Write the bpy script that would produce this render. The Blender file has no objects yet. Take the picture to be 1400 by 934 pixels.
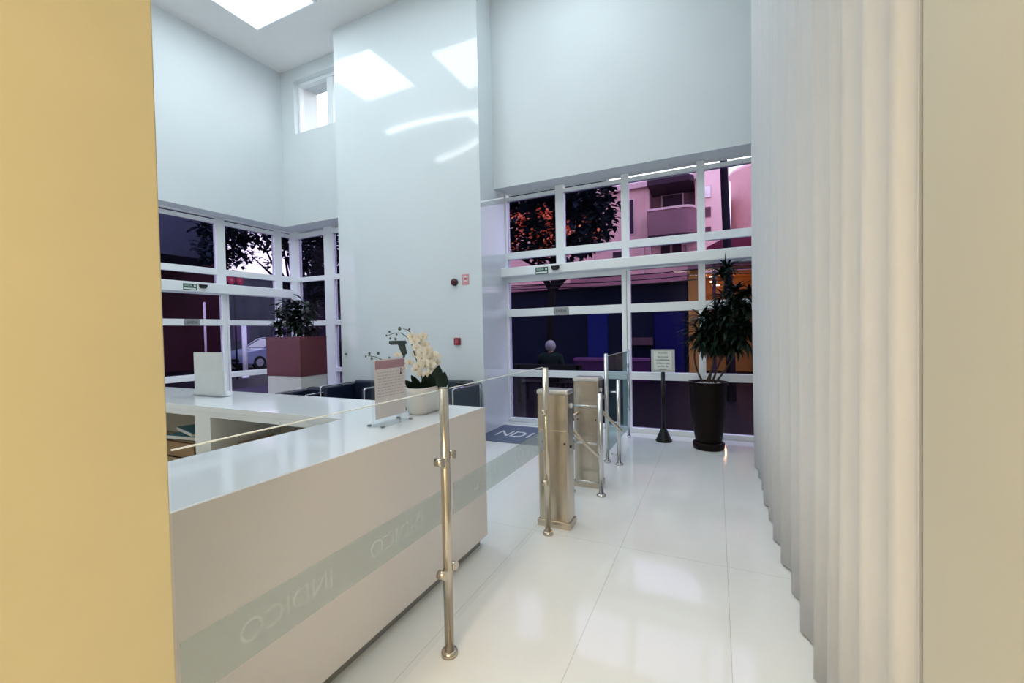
import bpy, bmesh, math, random
from mathutils import Vector, Matrix
PI = math.pi
SC = bpy.context.scene
COL = SC.collection

# ------------------------------------------------------------------ camera
PT, RL, YAW = math.radians(1.197), math.radians(-1.123), math.radians(25.27)
cam_data = bpy.data.cameras.new('camera')
cam_data.sensor_width = 36.0
cam_data.lens = 36.0 * 593.0 / 1400.0
cam_data.clip_start, cam_data.clip_end = 0.03, 300
cam = bpy.data.objects.new('camera', cam_data)
COL.objects.link(cam)
fw = Vector((0, math.cos(PT), -math.sin(PT)))
rt = Vector((1, 0, 0)); up = rt.cross(fw)
c_, s_ = math.cos(RL), math.sin(RL)
rt, up = c_ * rt + s_ * up, -s_ * rt + c_ * up
RZ = Matrix.Rotation(YAW, 3, 'Z')
rt, up, fw = RZ @ rt, RZ @ up, RZ @ fw
M3 = Matrix((rt, up, -fw)).transposed()
cam.matrix_world = Matrix.Translation((0, 0, 1.45)) @ M3.to_4x4()
SC.camera = cam

# ------------------------------------------------------------------ colour management, sky, light
SC.view_settings.view_transform = 'Standard'
SC.view_settings.look = 'None'
SC.view_settings.exposure = 0.0
SC.view_settings.gamma = 1.0
SC.view_settings.use_curve_mapping = False
SC.cycles.transparent_max_bounces = 24
SC.cycles.max_bounces = 10

SKY = 4.4
COOL = (0.84, 0.95, 1.0)
WARM = (1.0, 0.78, 0.52)
CEIL_W = 24.0       # each ceiling panel
WARM_W = 38.0       # each warm downlight

world = bpy.data.worlds.new('dusk_sky'); SC.world = world
world.use_nodes = True
nt = world.node_tree; nt.nodes.clear()
out = nt.nodes.new('ShaderNodeOutputWorld'); bg = nt.nodes.new('ShaderNodeBackground')
tc = nt.nodes.new('ShaderNodeTexCoord'); sp = nt.nodes.new('ShaderNodeSeparateXYZ'); cr = nt.nodes.new('ShaderNodeValToRGB')
cr.color_ramp.elements[0].position = 0.0; cr.color_ramp.elements[0].color = (1.0, 0.86, 0.88, 1)
cr.color_ramp.elements[1].position = 0.5; cr.color_ramp.elements[1].color = (0.86, 0.93, 1.0, 1)
nt.links.new(tc.outputs['Generated'], sp.inputs[0]); nt.links.new(sp.outputs['Z'], cr.inputs[0])
nt.links.new(cr.outputs[0], bg.inputs[0]); bg.inputs[1].default_value = SKY
nt.links.new(bg.outputs[0], out.inputs[0])

# ------------------------------------------------------------------ materials
MATS = {}
def mat(name, col, rough=0.5, metal=0.0, spec=0.5, var=0.04, scale=6.0, bump=0.0, coat=0.0, stretch=None, emit=None, estr=0.0, trans=0.0, sheen=0.0):
    if name in MATS: return MATS[name]
    m = bpy.data.materials.new(name); m.use_nodes = True
    t = m.node_tree; b = t.nodes['Principled BSDF']
    b.inputs['Roughness'].default_value = rough
    b.inputs['Metallic'].default_value = metal
    b.inputs['Specular IOR Level'].default_value = spec
    b.inputs['Coat Weight'].default_value = coat
    b.inputs['Coat Roughness'].default_value = 0.04
    if trans: b.inputs['Transmission Weight'].default_value = trans
    if sheen: b.inputs['Sheen Weight'].default_value = sheen
    co = t.nodes.new('ShaderNodeTexCoord'); mp = t.nodes.new('ShaderNodeMapping')
    if stretch: mp.inputs['Scale'].default_value = stretch
    nz = t.nodes.new('ShaderNodeTexNoise'); nz.inputs['Scale'].default_value = scale; nz.inputs['Detail'].default_value = 4
    t.links.new(co.outputs['Object'], mp.inputs[0]); t.links.new(mp.outputs[0], nz.inputs['Vector'])
    r = t.nodes.new('ShaderNodeValToRGB')
    lo = [max(0, c * (1 - var)) for c in col[:3]]; hi = [min(1, c * (1 + var)) for c in col[:3]]
    r.color_ramp.elements[0].position = 0.3; r.color_ramp.elements[0].color = (*lo, 1)
    r.color_ramp.elements[1].position = 0.7; r.color_ramp.elements[1].color = (*hi, 1)
    t.links.new(nz.outputs['Fac'], r.inputs[0]); t.links.new(r.outputs[0], b.inputs['Base Color'])
    if bump:
        bp = t.nodes.new('ShaderNodeBump'); bp.inputs['Strength'].default_value = bump; bp.inputs['Distance'].default_value = 0.01
        t.links.new(nz.outputs['Fac'], bp.inputs['Height']); t.links.new(bp.outputs[0], b.inputs['Normal'])
    if emit:
        b.inputs['Emission Color'].default_value = (*emit, 1); b.inputs['Emission Strength'].default_value = estr
    MATS[name] = m
    return m

def glass(name, tint, refl=1.0, rough=0.0, frost=0.0, frost_col=(0.9, 0.95, 0.95)):
    """pane: tinted see-through with a Fresnel mirror on top; frost mixes in a diffuse film"""
    m = bpy.data.materials.new(name); m.use_nodes = True
    t = m.node_tree; t.nodes.clear()
    o = t.nodes.new('ShaderNodeOutputMaterial'); mx = t.nodes.new('ShaderNodeMixShader')
    tr = t.nodes.new('ShaderNodeBsdfTransparent'); gl = t.nodes.new('ShaderNodeBsdfGlossy')
    fr = t.nodes.new('ShaderNodeLayerWeight'); fr.inputs[0].default_value = 0.5
    pw = t.nodes.new('ShaderNodeMath'); pw.operation = 'POWER'; pw.inputs[1].default_value = 5.0
    ma = t.nodes.new('ShaderNodeMath'); ma.operation = 'MULTIPLY_ADD'; ma.inputs[1].default_value = 0.965; ma.inputs[2].default_value = 0.035
    t.links.new(fr.outputs['Facing'], pw.inputs[0]); t.links.new(pw.outputs[0], ma.inputs[0])
    mu = t.nodes.new('ShaderNodeMath'); mu.operation = 'MULTIPLY'; mu.inputs[1].default_value = refl
    tr.inputs[0].default_value = (*tint, 1); gl.inputs['Roughness'].default_value = rough
    t.links.new(ma.outputs[0], mu.inputs[0]); t.links.new(mu.outputs[0], mx.inputs[0])
    if frost:
        m2 = t.nodes.new('ShaderNodeMixShader'); df = t.nodes.new('ShaderNodeBsdfDiffuse'); tl = t.nodes.new('ShaderNodeBsdfTranslucent')
        ad = t.nodes.new('ShaderNodeMixShader'); ad.inputs[0].default_value = 0.4
        df.inputs[0].default_value = (*frost_col, 1); tl.inputs[0].default_value = (*frost_col, 1)
        t.links.new(df.outputs[0], ad.inputs[1]); t.links.new(tl.outputs[0], ad.inputs[2])
        m2.inputs[0].default_value = frost
        t.links.new(tr.outputs[0], m2.inputs[1]); t.links.new(ad.outputs[0], m2.inputs[2])
        t.links.new(m2.outputs[0], mx.inputs[1])
    else:
        t.links.new(tr.outputs[0], mx.inputs[1])
    t.links.new(gl.outputs[0], mx.inputs[2]); t.links.new(mx.outputs[0], o.inputs[0])
    MATS[name] = m
    return m

def emis(name, col, s):
    m = bpy.data.materials.new(name); m.use_nodes = True
    t = m.node_tree; t.nodes.clear()
    o = t.nodes.new('ShaderNodeOutputMaterial'); e = t.nodes.new('ShaderNodeEmission')
    e.inputs[0].default_value = (*col, 1); e.inputs[1].default_value = s
    t.links.new(e.outputs[0], o.inputs[0]); MATS[name] = m
    return m

def floor_mat():
    m = mat('polished_white_porcelain', (0.82, 0.83, 0.82), 0.07, spec=0.6, var=0.025, scale=1.5)
    t = m.node_tree; b = t.nodes['Principled BSDF']
    co = t.nodes.new('ShaderNodeTexCoord'); sx = t.nodes.new('ShaderNodeSeparateXYZ')
    t.links.new(co.outputs['Object'], sx.inputs[0])
    def line(sock, off, per):
        a = t.nodes.new('ShaderNodeMath'); a.operation = 'ADD'; a.inputs[1].default_value = off
        p = t.nodes.new('ShaderNodeMath'); p.operation = 'FLOORED_MODULO'; p.inputs[1].default_value = per
        l = t.nodes.new('ShaderNodeMath'); l.operation = 'LESS_THAN'; l.inputs[1].default_value = 0.0035
        t.links.new(sock, a.inputs[0]); t.links.new(a.outputs[0], p.inputs[0]); t.links.new(p.outputs[0], l.inputs[0])
        return l.outputs[0]
    l1 = line(sx.outputs[0], 0.595, 0.64); l2 = line(sx.outputs[1], 0.30, 3.2)
    mxm = t.nodes.new('ShaderNodeMath'); mxm.operation = 'MAXIMUM'
    t.links.new(l1, mxm.inputs[0]); t.links.new(l2, mxm.inputs[1])
    mx = t.nodes.new('ShaderNodeMix'); mx.data_type = 'RGBA'
    old = b.inputs['Base Color'].links[0].from_socket
    t.links.new(mxm.outputs[0], mx.inputs[0]); t.links.new(old, mx.inputs[6]); mx.inputs[7].default_value = (0.60, 0.60, 0.59, 1)
    t.links.new(mx.outputs[2], b.inputs['Base Color'])
    return m

WHITE = mat('matt_white_wall_paint', (0.69, 0.745, 0.775), 0.55, var=0.015, scale=2)
PANEL = mat('glossy_white_cladding', (0.73, 0.795, 0.83), 0.07, spec=0.6, var=0.012, scale=1)
CEIL = mat('ceiling_white', (0.86, 0.86, 0.86), 0.7, var=0.01)
YELLOW = mat('warm_cream_paint', (0.67, 0.575, 0.335), 0.6, var=0.03, scale=3)
FRAME = mat('white_powder_coated_aluminium', (0.87, 0.92, 0.95), 0.35, var=0.01)
CORIAN = mat('white_solid_surface', (0.87, 0.91, 0.96), 0.07, spec=0.55, var=0.01)
LACQ = mat('white_lacquer_front', (0.87, 0.80, 0.78), 0.25, var=0.015, scale=3)
STEEL = mat('warm_tinted_brushed_steel', (0.60, 0.53, 0.43), 0.27, metal=1.0, var=0.06, scale=40, stretch=(1, 1, 0.03))  # reflection of the warm light is put into the steel tint
SATIN = mat('satin_grey_steel', (0.60, 0.60, 0.58), 0.24, metal=1.0, var=0.04, scale=40)
CHROME = mat('polished_chrome', (0.55, 0.57, 0.62), 0.14, metal=1.0, var=0.02)
BLACK = mat('black_plastic', (0.008, 0.009, 0.010), 0.4, spec=.3, var=0.1)
DARKBROWN = mat('dark_brown_planter', (0.008, 0.004, 0.004), 0.45, spec=.12, var=0.1)
LEATHER = mat('navy_black_leather', (0.006, 0.012, 0.034), 0.36, var=0.1, scale=30, bump=0.05)
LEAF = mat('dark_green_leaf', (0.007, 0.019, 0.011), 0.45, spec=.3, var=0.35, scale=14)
STEM = mat('brown_stem', (0.045, 0.03, 0.022), 0.7, var=0.2, scale=20)
TINT = glass('purple_solar_glass', (0.55, 0.53, 0.64), 0.11)
CLEAR = glass('clear_glass', (0.97, 0.985, 0.98), 0.9)
BARRIER = glass('pale_green_barrier_glass', (0.972, 0.978, 0.976), 0.35)
FROST = glass('frosted_film', (0.93, 0.96, 0.96), 0.3, 0.2, frost=0.30, frost_col=(0.54, 0.60, 0.60))
ETCH = glass('etched_letters', (0.97, 0.98, 0.98), 0.3, 0.2, frost=0.22, frost_col=(0.95, 1.0, 1.0))
TEAL = glass('teal_safety_glass', (0.66, 0.80, 0.81), 1.0, frost=0.10, frost_col=(0.16, 0.42, 0.45))
ACRYL = glass('clear_acrylic', (0.965, 0.97, 0.975), 0.9)
FLOOR = floor_mat()

# ------------------------------------------------------------------ mesh builder
class MB:
    def __init__(self): self.bm = bmesh.new(); self.smooth = False
    def box(self, x0, x1, y0, y1, z0, z1, bev=0.0, xf=None):
        b = bmesh.new()
        bmesh.ops.create_cube(b, size=1)
        for v in b.verts:
            v.co = Vector((x0 + (v.co.x + .5) * (x1 - x0), y0 + (v.co.y + .5) * (y1 - y0), z0 + (v.co.z + .5) * (z1 - z0)))
        if bev: bmesh.ops.bevel(b, geom=list(b.edges), offset=bev, segments=2, affect='EDGES', profile=0.5)
        return self._add(b, xf)
    def _add(self, b, xf=None):
        if xf is not None: b.transform(xf)
        me = bpy.data.meshes.new('t'); b.to_mesh(me); b.free()
        self.bm.from_mesh(me); bpy.data.meshes.remove(me)
        return self
    def tube(self, pts, r, seg=14, caps=True):
        pts = [Vector(p) for p in pts]; n = len(pts)
        rs = r if isinstance(r, (list, tuple)) else [r] * n
        rings = []; ref = None
        for i, p in enumerate(pts):
            d = (pts[min(i + 1, n - 1)] - pts[max(i - 1, 0)]).normalized()
            if ref is None:
                ref = d.orthogonal().normalized()
            else:
                ref = (ref - d * ref.dot(d))
                ref = ref.normalized() if ref.length > 1e-6 else d.orthogonal().normalized()
            q = d.cross(ref)
            rings.append([self.bm.verts.new(p + rs[i] * (math.cos(2 * PI * k / seg) * ref + math.sin(2 * PI * k / seg) * q)) for k in range(seg)])
        for a, b in zip(rings, rings[1:]):
            for k in range(seg):
                f = self.bm.faces.new((a[k], a[(k + 1) % seg], b[(k + 1) % seg], b[k])); f.smooth = True
        if caps:
            self.bm.faces.new(rings[0][::-1]); self.bm.faces.new(rings[-1])
        return self
    def cyl(self, x, y, z0, z1, r, seg=24, r2=None):
        return self.tube([(x, y, z0), (x, y, z1)], [r, r if r2 is None else r2], seg)
    def lathe(self, prof, cx=0, cy=0, seg=32, closed=True, sx=1, sy=1):
        rings = []
        for (r, z) in prof:
            rings.append([self.bm.verts.new((cx + sx * r * math.cos(2 * PI * k / seg), cy + sy * r * math.sin(2 * PI * k / seg), z)) for k in range(seg)])
        for a, b in zip(rings, rings[1:]):
            for k in range(seg):
                f = self.bm.faces.new((a[k], a[(k + 1) % seg], b[(k + 1) % seg], b[k])); f.smooth = True
        if closed:
            self.bm.faces.new(rings[0][::-1]); self.bm.faces.new(rings[-1])
        return self
    def prism(self, poly, h0, h1, axis='z', bev=0.0):
        """poly of 2-D points extruded along an axis"""
        def P(a, b, h): return {'z': (a, b, h), 'y': (a, h, b), 'x': (h, a, b)}[axis]
        b = bmesh.new()
        A = [b.verts.new(P(x, y, h0)) for x, y in poly]; B = [b.verts.new(P(x, y, h1)) for x, y in poly]
        n = len(poly)
        b.faces.new(A); b.faces.new(B)
        for k in range(n): b.faces.new((A[k], A[(k + 1) % n], B[(k + 1) % n], B[k]))
        bmesh.ops.recalc_face_normals(b, faces=list(b.faces))
        if bev: bmesh.ops.bevel(b, geom=list(b.edges), offset=bev, segments=2, affect='EDGES', profile=0.5)
        return self._add(b)
    def ball(self, c, r, sx=1, sy=1, sz=1, sub=2):
        b = bmesh.new(); bmesh.ops.create_icosphere(b, subdivisions=sub, radius=r)
        for f in b.faces: f.smooth = True
        return self._add(b, Matrix.Translation(c) @ Matrix.Diagonal((sx, sy, sz, 1)))
    def leaf(self, base, d, L, w, droop=0.6, seg=5, fold=0.15, upv=Vector((0, 0, 1))):
        """a strap or blade shaped leaf arching away from base"""
        d = Vector(d).normalized(); side = d.cross(upv)
        side = side.normalized() if side.length > 1e-4 else Vector((1, 0, 0))
        p = Vector(base); prev = None; el = math.asin(max(-1, min(1, d.z))); hz = Vector((d.x, d.y, 0)); hz = hz.normalized() if hz.length > 1e-4 else Vector((1, 0, 0))
        for i in range(seg + 1):
            t = i / seg
            ww = w * (math.sin(PI * min(1, 0.12 + 0.88 * t)) ** 0.7 if i < seg else 0.03)
            a = el - droop * t
            dd = hz * math.cos(a) + Vector((0, 0, 1)) * math.sin(a)
            nn = side.cross(dd)
            row = [self.bm.verts.new(p - side * ww / 2 + nn * fold * ww), self.bm.verts.new(p), self.bm.verts.new(p + side * ww / 2 + nn * fold * ww)]
            if prev:
                for k in range(2):
                    f = self.bm.faces.new((prev[k], prev[k + 1], row[k + 1], row[k])); f.smooth = True
            prev = row; p = p + dd * (L / seg)
        return self
    def build(self, name, m, parent=None, loc=None, rotz=0.0):
        bmesh.ops.recalc_face_normals(self.bm, faces=list(self.bm.faces)) if not self.smooth else None
        me = bpy.data.meshes.new(name); self.bm.to_mesh(me); self.bm.free()
        me.materials.append(m)
        o = bpy.data.objects.new(name, me); COL.objects.link(o)
        if parent is not None: o.parent = parent
        if loc is not None: o.location = loc
        o.rotation_euler.z = rotz
        return o

def thing(name, label, cat, loc=(0, 0, 0), rotz=0.0, group=None):
    o = bpy.data.objects.new(name, None); COL.objects.link(o)
    o.empty_display_size = 0.1
    o.location = loc; o.rotation_euler.z = rotz
    o['label'] = label; o['category'] = cat
    if group: o['group'] = group
    return o
def tag(o, label, cat, group=None):
    o['label'] = label; o['category'] = cat
    if group: o['group'] = group
    return o
def structure(name, loc=(0, 0, 0), rotz=0.0):
    o = bpy.data.objects.new(name, None); COL.objects.link(o)
    o.location = loc; o.rotation_euler.z = rotz; o['kind'] = 'structure'
    return o
def struct(name, mb, m):
    o = mb.build(name, m); o['kind'] = 'structure'; return o
def copy_tree(o, parent=None):
    c = o.copy(); COL.objects.link(c)
    if parent is not None: c.parent = parent
    for ch in list(o.children): copy_tree(ch, c)
    return c
def text(name, body, size, m, parent, loc, rot, depth=0.001, align='CENTER', xscale=1.0):
    cu = bpy.data.curves.new(name, 'FONT'); cu.body = body; cu.size = size; cu.extrude = depth
    cu.align_x = align; cu.align_y = 'CENTER'
    tmp = bpy.data.objects.new('tmp_text', cu); COL.objects.link(tmp)
    dg = bpy.context.evaluated_depsgraph_get(); dg.update()
    me = bpy.data.meshes.new_from_object(tmp.evaluated_get(dg))
    bpy.data.objects.remove(tmp); bpy.data.curves.remove(cu)
    me.name = name; me.materials.clear(); me.materials.append(m)
    o = bpy.data.objects.new(name, me); COL.objects.link(o)
    if parent is not None: o.parent = parent
    o.location = loc; o.rotation_euler = rot; o.scale = (xscale, 1, 1)
    return o
FACE_CAM_Y = (PI / 2, 0, 0)          # lettering on a wall that faces -Y
FACE_X = (PI / 2, 0, PI / 2)         # lettering on a face that looks to +X

# ================================================================== THE SETTING
TOP = 6.6
YF, YG, YP = 5.876, 6.30, 5.45        # fascia plane, glazing plane, front of the cladding panel
SLOPE = math.tan(math.radians(3.39))
def lx(y, off=0.0): return -8.0 + (y - 6.3) * SLOPE + off     # glazing line of the facade on the street side
ANG = -math.radians(3.39)

struct('floor', MB().box(-8.35, 0.75, -3.2, 6.42, -0.06, 0.0), FLOOR)
struct('ceiling', MB().box(-8.6, 0.9, -3.4, 6.7, TOP, TOP + 0.15), CEIL)
struct('wall_rear', MB().box(-8.4, 0.75, -3.4, -3.2, 0, TOP), WHITE)
struct('wall_right', MB().box(0.62, 0.8, -3.2, 6.42, 0, TOP), WHITE)
# upper wall over the right glazing, with the soffit of the recess
struct('wall_back', MB().box(-3.03, 0.62, YF, YG + 0.12, 3.66, TOP).box(-3.03, 0.62, YF, YF + 0.1, 3.62, 3.66), WHITE)
# cladding panel between the two glazings (a box that stands forward)
struct('wall_center', MB().box(-5.79, -3.03, YP, YG + 0.12, 0, TOP), PANEL)
# upper wall over the small back glazing, clerestory opening cut out
struct('wall_back_corner', MB().box(-8.1, -5.79, YF, YG + 0.12, 3.61, 5.345)
       .box(-8.1, -7.31, YF, YG + 0.12, 5.345, TOP).box(-7.31, -5.79, YF, YG + 0.12, 6.35, TOP), WHITE)
# upper wall over the street glazing (slightly out of square), full height further to the rear
w = MB()
w.prism([(lx(-3.2, .38), -3.2), (lx(5.88, .36), 5.88), (lx(5.88, -.12), 5.88), (lx(-3.2, -.12), -3.2)], 3.61, TOP)
w.prism([(lx(-3.2, .38), -3.2), (lx(2.55, .38), 2.55), (lx(2.55, -.12), 2.55), (lx(-3.2, -.12), -3.2)], 0, 3.61)
struct('wall_left', w, WHITE)
struct('pillar', MB().box(-1.75, -1.10, -0.75, 0.537, 0, TOP, 0.004), YELLOW)

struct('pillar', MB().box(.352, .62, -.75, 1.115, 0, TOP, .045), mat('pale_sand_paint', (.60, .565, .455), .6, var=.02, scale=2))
# ---- glazing behind the turnstiles
def glazing(name, xs, zs, panes, y=YG, d=0.05, loc=(0, 0, 0), rotz=0, ymid=None):
    """xs: (x0,x1) mullions with heights; zs: rails; panes: rectangles; one frame, each pane a part"""
    e = structure(name, loc, rotz)
    f = MB()
    for (x0, x1, z0, z1) in xs: f.box(x0, x1, y - d, y + d, z0, z1, 0.004)
    for (x0, x1, z0, z1) in zs: f.box(x0, x1, y - d * 0.9, y + d * 0.9, z0, z1, 0.003)
    f.build('window_frame', FRAME, e)
    for (x0, x1, z0, z1) in panes:
        MB().box(x0 - .008, x1 + .008, y - 0.004, y + 0.004, z0 - .008, z1 + .008).build('window_pane', CLEAR if 3.54 < z0 < 3.6 else TINT, e)
    return e
VX = [(-3.06, -3.01), (-2.185, -2.055), (-1.207, -1.105), (-.222, -.125), (0.55, 0.62)]
zs = [(-3.03, .62, 3.535, 3.59), (-3.03, .62, 2.61, 2.715), (-3.03, .62, 2.30, 2.46)]
panes = []
for a, b in zip(VX, VX[1:]):
    panes += [(a[1], b[0], 2.715, 3.535), (a[1], b[0], 2.46, 2.61), (a[1], b[0], 3.59, 3.655)]
e = glazing('window_1', [(a, b, 2.3, 3.655) for a, b in VX], zs, panes)
# fixed panes beside the door
zs = [(-1.13, .62, 1.70, 1.82), (-1.13, .62, .75, .855), (-1.13, .62, 0.0, .065)]
panes = []
for a, b in ((-1.10, -.215), (-.13, .55)):
    panes += [(a, b, 1.82, 2.30), (a, b, .855, 1.70), (a, b, .065, .75)]
glazing('window_2', [(-1.14, -1.10, 0, 2.3), (-.215, -.13, 0, 2.3), (.55, .62, 0, 2.3)], zs, panes)
# sliding door
d1 = structure('door_1')
f = MB()
f.box(-3.06, -3.005, 6.25, 6.33, 0, 2.3, .004).box(-1.215, -1.15, 6.25, 6.33, 0, 2.3, .004)
for z0, z1 in ((2.24, 2.30), (1.70, 1.82), (.75, .855), (.03, .09)): f.box(-3.01, -1.21, 6.255, 6.325, z0, z1, .003)
f.box(-3.06, -1.15, 6.2, 6.36, 0, .022)
f.build('door_frame', FRAME, d1)
for z0, z1 in ((1.82, 2.24), (.855, 1.70), (.09, .75)):
    MB().box(-3.01, -1.21, 6.286, 6.294, z0, z1).build('door_pane', TINT, d1)
# door operator casing along the whole facade
b = MB().box(-3.17, .62, 6.07, 6.25, 2.315, 2.452, 0.012)
bo = struct('beam', b, FRAME)
MB().box(-3.155, -3.115, 6.064, 6.072, 2.335, 2.35).build('latch', BLACK, bo)

# ---- street glazing on the other side; local x runs along the wall (world +Y), local y = depth
def L2(y0): return (lx(y0), y0)
e = structure('window_3', (-8.0, 6.3, 0), ANG)
def lbox(f, y0, y1, z0, z1, d=0.05, off=0.0, bev=.004): f.box(off - d, off + d, y0 - 6.3, y1 - 6.3, z0, z1, bev)
f = MB()
for y0, y1 in ((2.5, 2.62), (3.70, 3.84), (4.785, 4.935), (5.87, 6.015)): lbox(f, y0, y1, 2.3, 3.655)
for z0, z1 in ((3.49, 3.56), (2.58, 2.69), (2.26, 2.42)): lbox(f, 2.5, 6.3, z0, z1, .045)
lbox(f, 2.5, 6.3, 3.585, 3.655, .05)
lbox(f, 6.23, 6.37, 0, 3.655, .11, 0.08)           # corner post
f.build('window_frame', FRAME, e)
ys = [2.62, 3.70, 3.84, 4.785, 4.935, 5.87, 6.015, 6.23]
for a, b2 in zip(ys[0::2], ys[1::2]):
    for z0, z1 in ((2.69, 3.49), (2.42, 2.58), (3.56, 3.585)):
        g = MB(); lbox(g, a - .005, b2 + .005, z0 - .004, z1 + .004, .004, 0, 0); g.build('window_pane', TINT, e)
e = structure('window_4', (-8.0, 6.3, 0), ANG)
f = MB()
lbox(f, 4.93, 4.97, 0, 2.3); lbox(f, 5.90, 5.99, 0, 2.3)
for z0, z1 in ((1.68, 1.775), (.73, .83), (0, .08)): lbox(f, 4.93, 6.23, z0, z1, .04)
f.build('window_frame', FRAME, e)
for a, b2 in ((4.97, 5.90), (5.99, 6.23)):
    for z0, z1 in ((1.775, 2.26), (.83, 1.68), (.08, .73)):
        g = MB(); lbox(g, a, b2, z0, z1, .004, 0, 0); g.build('window_pane', TINT, e)
d2 = structure('door_2', (-8.0, 6.3, 0), ANG)
f = MB()
lbox(f, 4.855, 4.925, 0, 2.3); lbox(f, 2.55, 2.62, 0, 2.3)
for z0, z1 in ((2.22, 2.28), (1.675, 1.785), (.73, .835), (.03, .09)): lbox(f, 2.55, 4.9, z0, z1, .04)
f.build('door_frame', FRAME, d2)
for z0, z1 in ((1.785, 2.22), (.835, 1.675), (.09, .73)):
    g = MB(); lbox(g, 2.6, 4.87, z0, z1, .004, 0, 0); g.build('door_pane', TINT, d2)
b = structure('beam', (-8.0, 6.3, 0), ANG)
f = MB(); f.box(.05, .21, 2.5 - 6.3, 6.13 - 6.3, 2.235, 2.405, .012); f.build('beam_casing', FRAME, b)
# ---- narrow glazing in the corner
VX = [(-7.05, -6.81), (-5.93, -5.80)]
zs = []
for z0, z1 in ((3.47, 3.56), (2.57, 2.665), (1.665, 1.765), (.745, .83), (0, .065)): zs.append((-7.95, -5.79, z0, z1))
panes = []
for a, b2 in ((-7.80, -7.05), (-6.81, -5.93)):
    for z0, z1 in ((3.56, 3.61), (2.665, 3.47), (1.765, 2.57), (.83, 1.665), (.065, .745)): panes.append((a, b2, z0, z1))
glazing('window_5', [(a, b2, 0, 3.61) for a, b2 in VX], zs, panes)
# ---- clerestory
e = structure('window_6')
f = MB().box(-6.566, -6.417, YF + .12, YF + .2, 5.345, 6.35, .004).box(-7.31, -5.79, YF + .1, YF + .2, 6.28, 6.35).box(-7.31, -7.27, YF + .1, YF + .2, 5.345, 6.3)
f.build('window_frame', FRAME, e)
for a, b2 in ((-7.27, -6.566), (-6.417, -5.79)): MB().box(a, b2, YF + .146, YF + .154, 5.345, 6.28).build('window_pane', CLEAR, e)

# ================================================================== LAMPS (on the ceiling, above the picture)
def ceiling_light(x, y, sx, sy, watts, col, label, z=TOP, rot=None):
    t = thing('ceiling_light', label, 'lamp', (x, y, z), 0, None)
    MB().box(-sx / 2 - .04, sx / 2 + .04, -sy / 2 - .04, sy / 2 + .04, -.03, 0, .004).build('frame', FRAME, t)
    MB().box(-sx / 2, sx / 2, -sy / 2, sy / 2, -.036, -.03).build('diffuser', mat('diffuser_' + ('cool' if col == COOL else 'warm'), (.8, .8, .8), .5, emit=col, estr=2.0), t)
    ld = bpy.data.lights.new('panel_light', 'AREA'); ld.shape = 'RECTANGLE'; ld.size = sx; ld.size_y = sy; ld.energy = watts; ld.color = col
    lo = bpy.data.objects.new('panel_light', ld); COL.objects.link(lo); lo.parent = t; lo.location = (0, 0, -.05)
    return t
for x, y, n in ((-6.2, 4.2, 'over the corner glazing'), (-4.0, 3.6, 'over the desk return'), (-1.6, 4.4, 'over the turnstiles'), (-4.6, 1.5, 'over the desk corner'), (-3.2, .6, 'over the reception desk'), (-.9, 2.0, 'over the barrier')):
    ceiling_light(x, y, 1.3, 1.3, CEIL_W, COOL, 'square cool white ceiling light panel ' + n, TOP)
# lower ceiling behind the viewer with warm downlights
struct('ceiling_low', MB().box(-1.7, .62, -3.2, -.85, 3.2, 3.4), CEIL)
for x, y, n in ((-.95, -1.3, 'beside the pillar'), (-.1, -1.3, 'beside the curtain'), (-.5, -2.4, 'by the rear wall')):
    ceiling_light(x, y, .5, .5, WARM_W, WARM, 'square warm downlight in the low ceiling ' + n, 3.2)
for k, pts in enumerate((((-7.43, 2.24), (-6.8, 2.30), (-6.12, 2.27), (-5.4, 2.17), (-4.84, 2.02)), ((-7.38, .20), (-6.9, .28), (-6.4, .44), (-5.95, .62), (-5.59, .85)))):
    fine = []
    for i in range(len(pts) - 1):
        for q in range(4):
            t = q / 4; fine.append((pts[i][0] * (1 - t) + pts[i + 1][0] * t, pts[i][1] * (1 - t) + pts[i + 1][1] * t, TOP - .07))
    fine.append((*pts[-1], TOP - .07))
    t = thing('ceiling_light', 'curved cool white strip light on the ceiling, ' + ('longer arc over the desk' if k == 0 else 'shorter arc over the rear of the hall'), 'lamp')
    MB().tube([(x, y, TOP - .02) for x, y, z in fine], .035, 8).build('housing', FRAME, t)
    MB().tube(fine, .05, 10).build('diffuser', emis('strip_light_%d' % k, (.9, .97, 1.0), 9.0), t)

# ================================================================== RECEPTION DESK
Z0, Z1 = 0.905, 0.945
desk = thing('reception_desk', 'large white L-shaped reception desk with glossy top and plain front', 'desk', (-1.44, 2.58, 0))
def dk(name, mb, m, par=desk):
    mb.bm.transform(Matrix.Translation((1.44, -2.58, 0))); return mb.build(name, m, par)
dk('worktop', MB().prism([(-1.447, .545), (-1.447, 2.578), (-5.6, 2.578), (-5.6, 1.93), (-2.055, 1.93), (-2.055, .545)], Z0, Z1, 'z', .002), CORIAN)
dk('front_panel', MB().box(-1.446, -1.436, .545, 2.588, .065, Z1 - .001), LACQ)
dk('end_panel', MB().box(-5.6, -1.448, 2.54, 2.577, .065, Z0), LACQ)
dk('carcass', MB().box(-1.50, -1.447, .545, 2.54, .065, Z0), LACQ)
dk('kick_plate', MB().box(-1.56, -1.475, .55, 2.55, 0, .065).box(-5.55, -1.56, 2.46, 2.55, 0, .065), mat('grey_kick_plate', (.22, .21, .20), .4))
dk('apron', MB().box(-5.6, -2.06, 1.935, 1.975, .865, Z0), CORIAN)
dk('inner_panel', MB().box(-2.05, -2.02, .55, 1.97, .02, Z0), CORIAN)
dv = dk('divider', MB().box(-3.60, -3.405, 1.94, 2.53, .02, .865), CORIAN)
dk('divider', MB().box(-5.55, -5.5, 1.94, 2.53, .02, .865), CORIAN)
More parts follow.
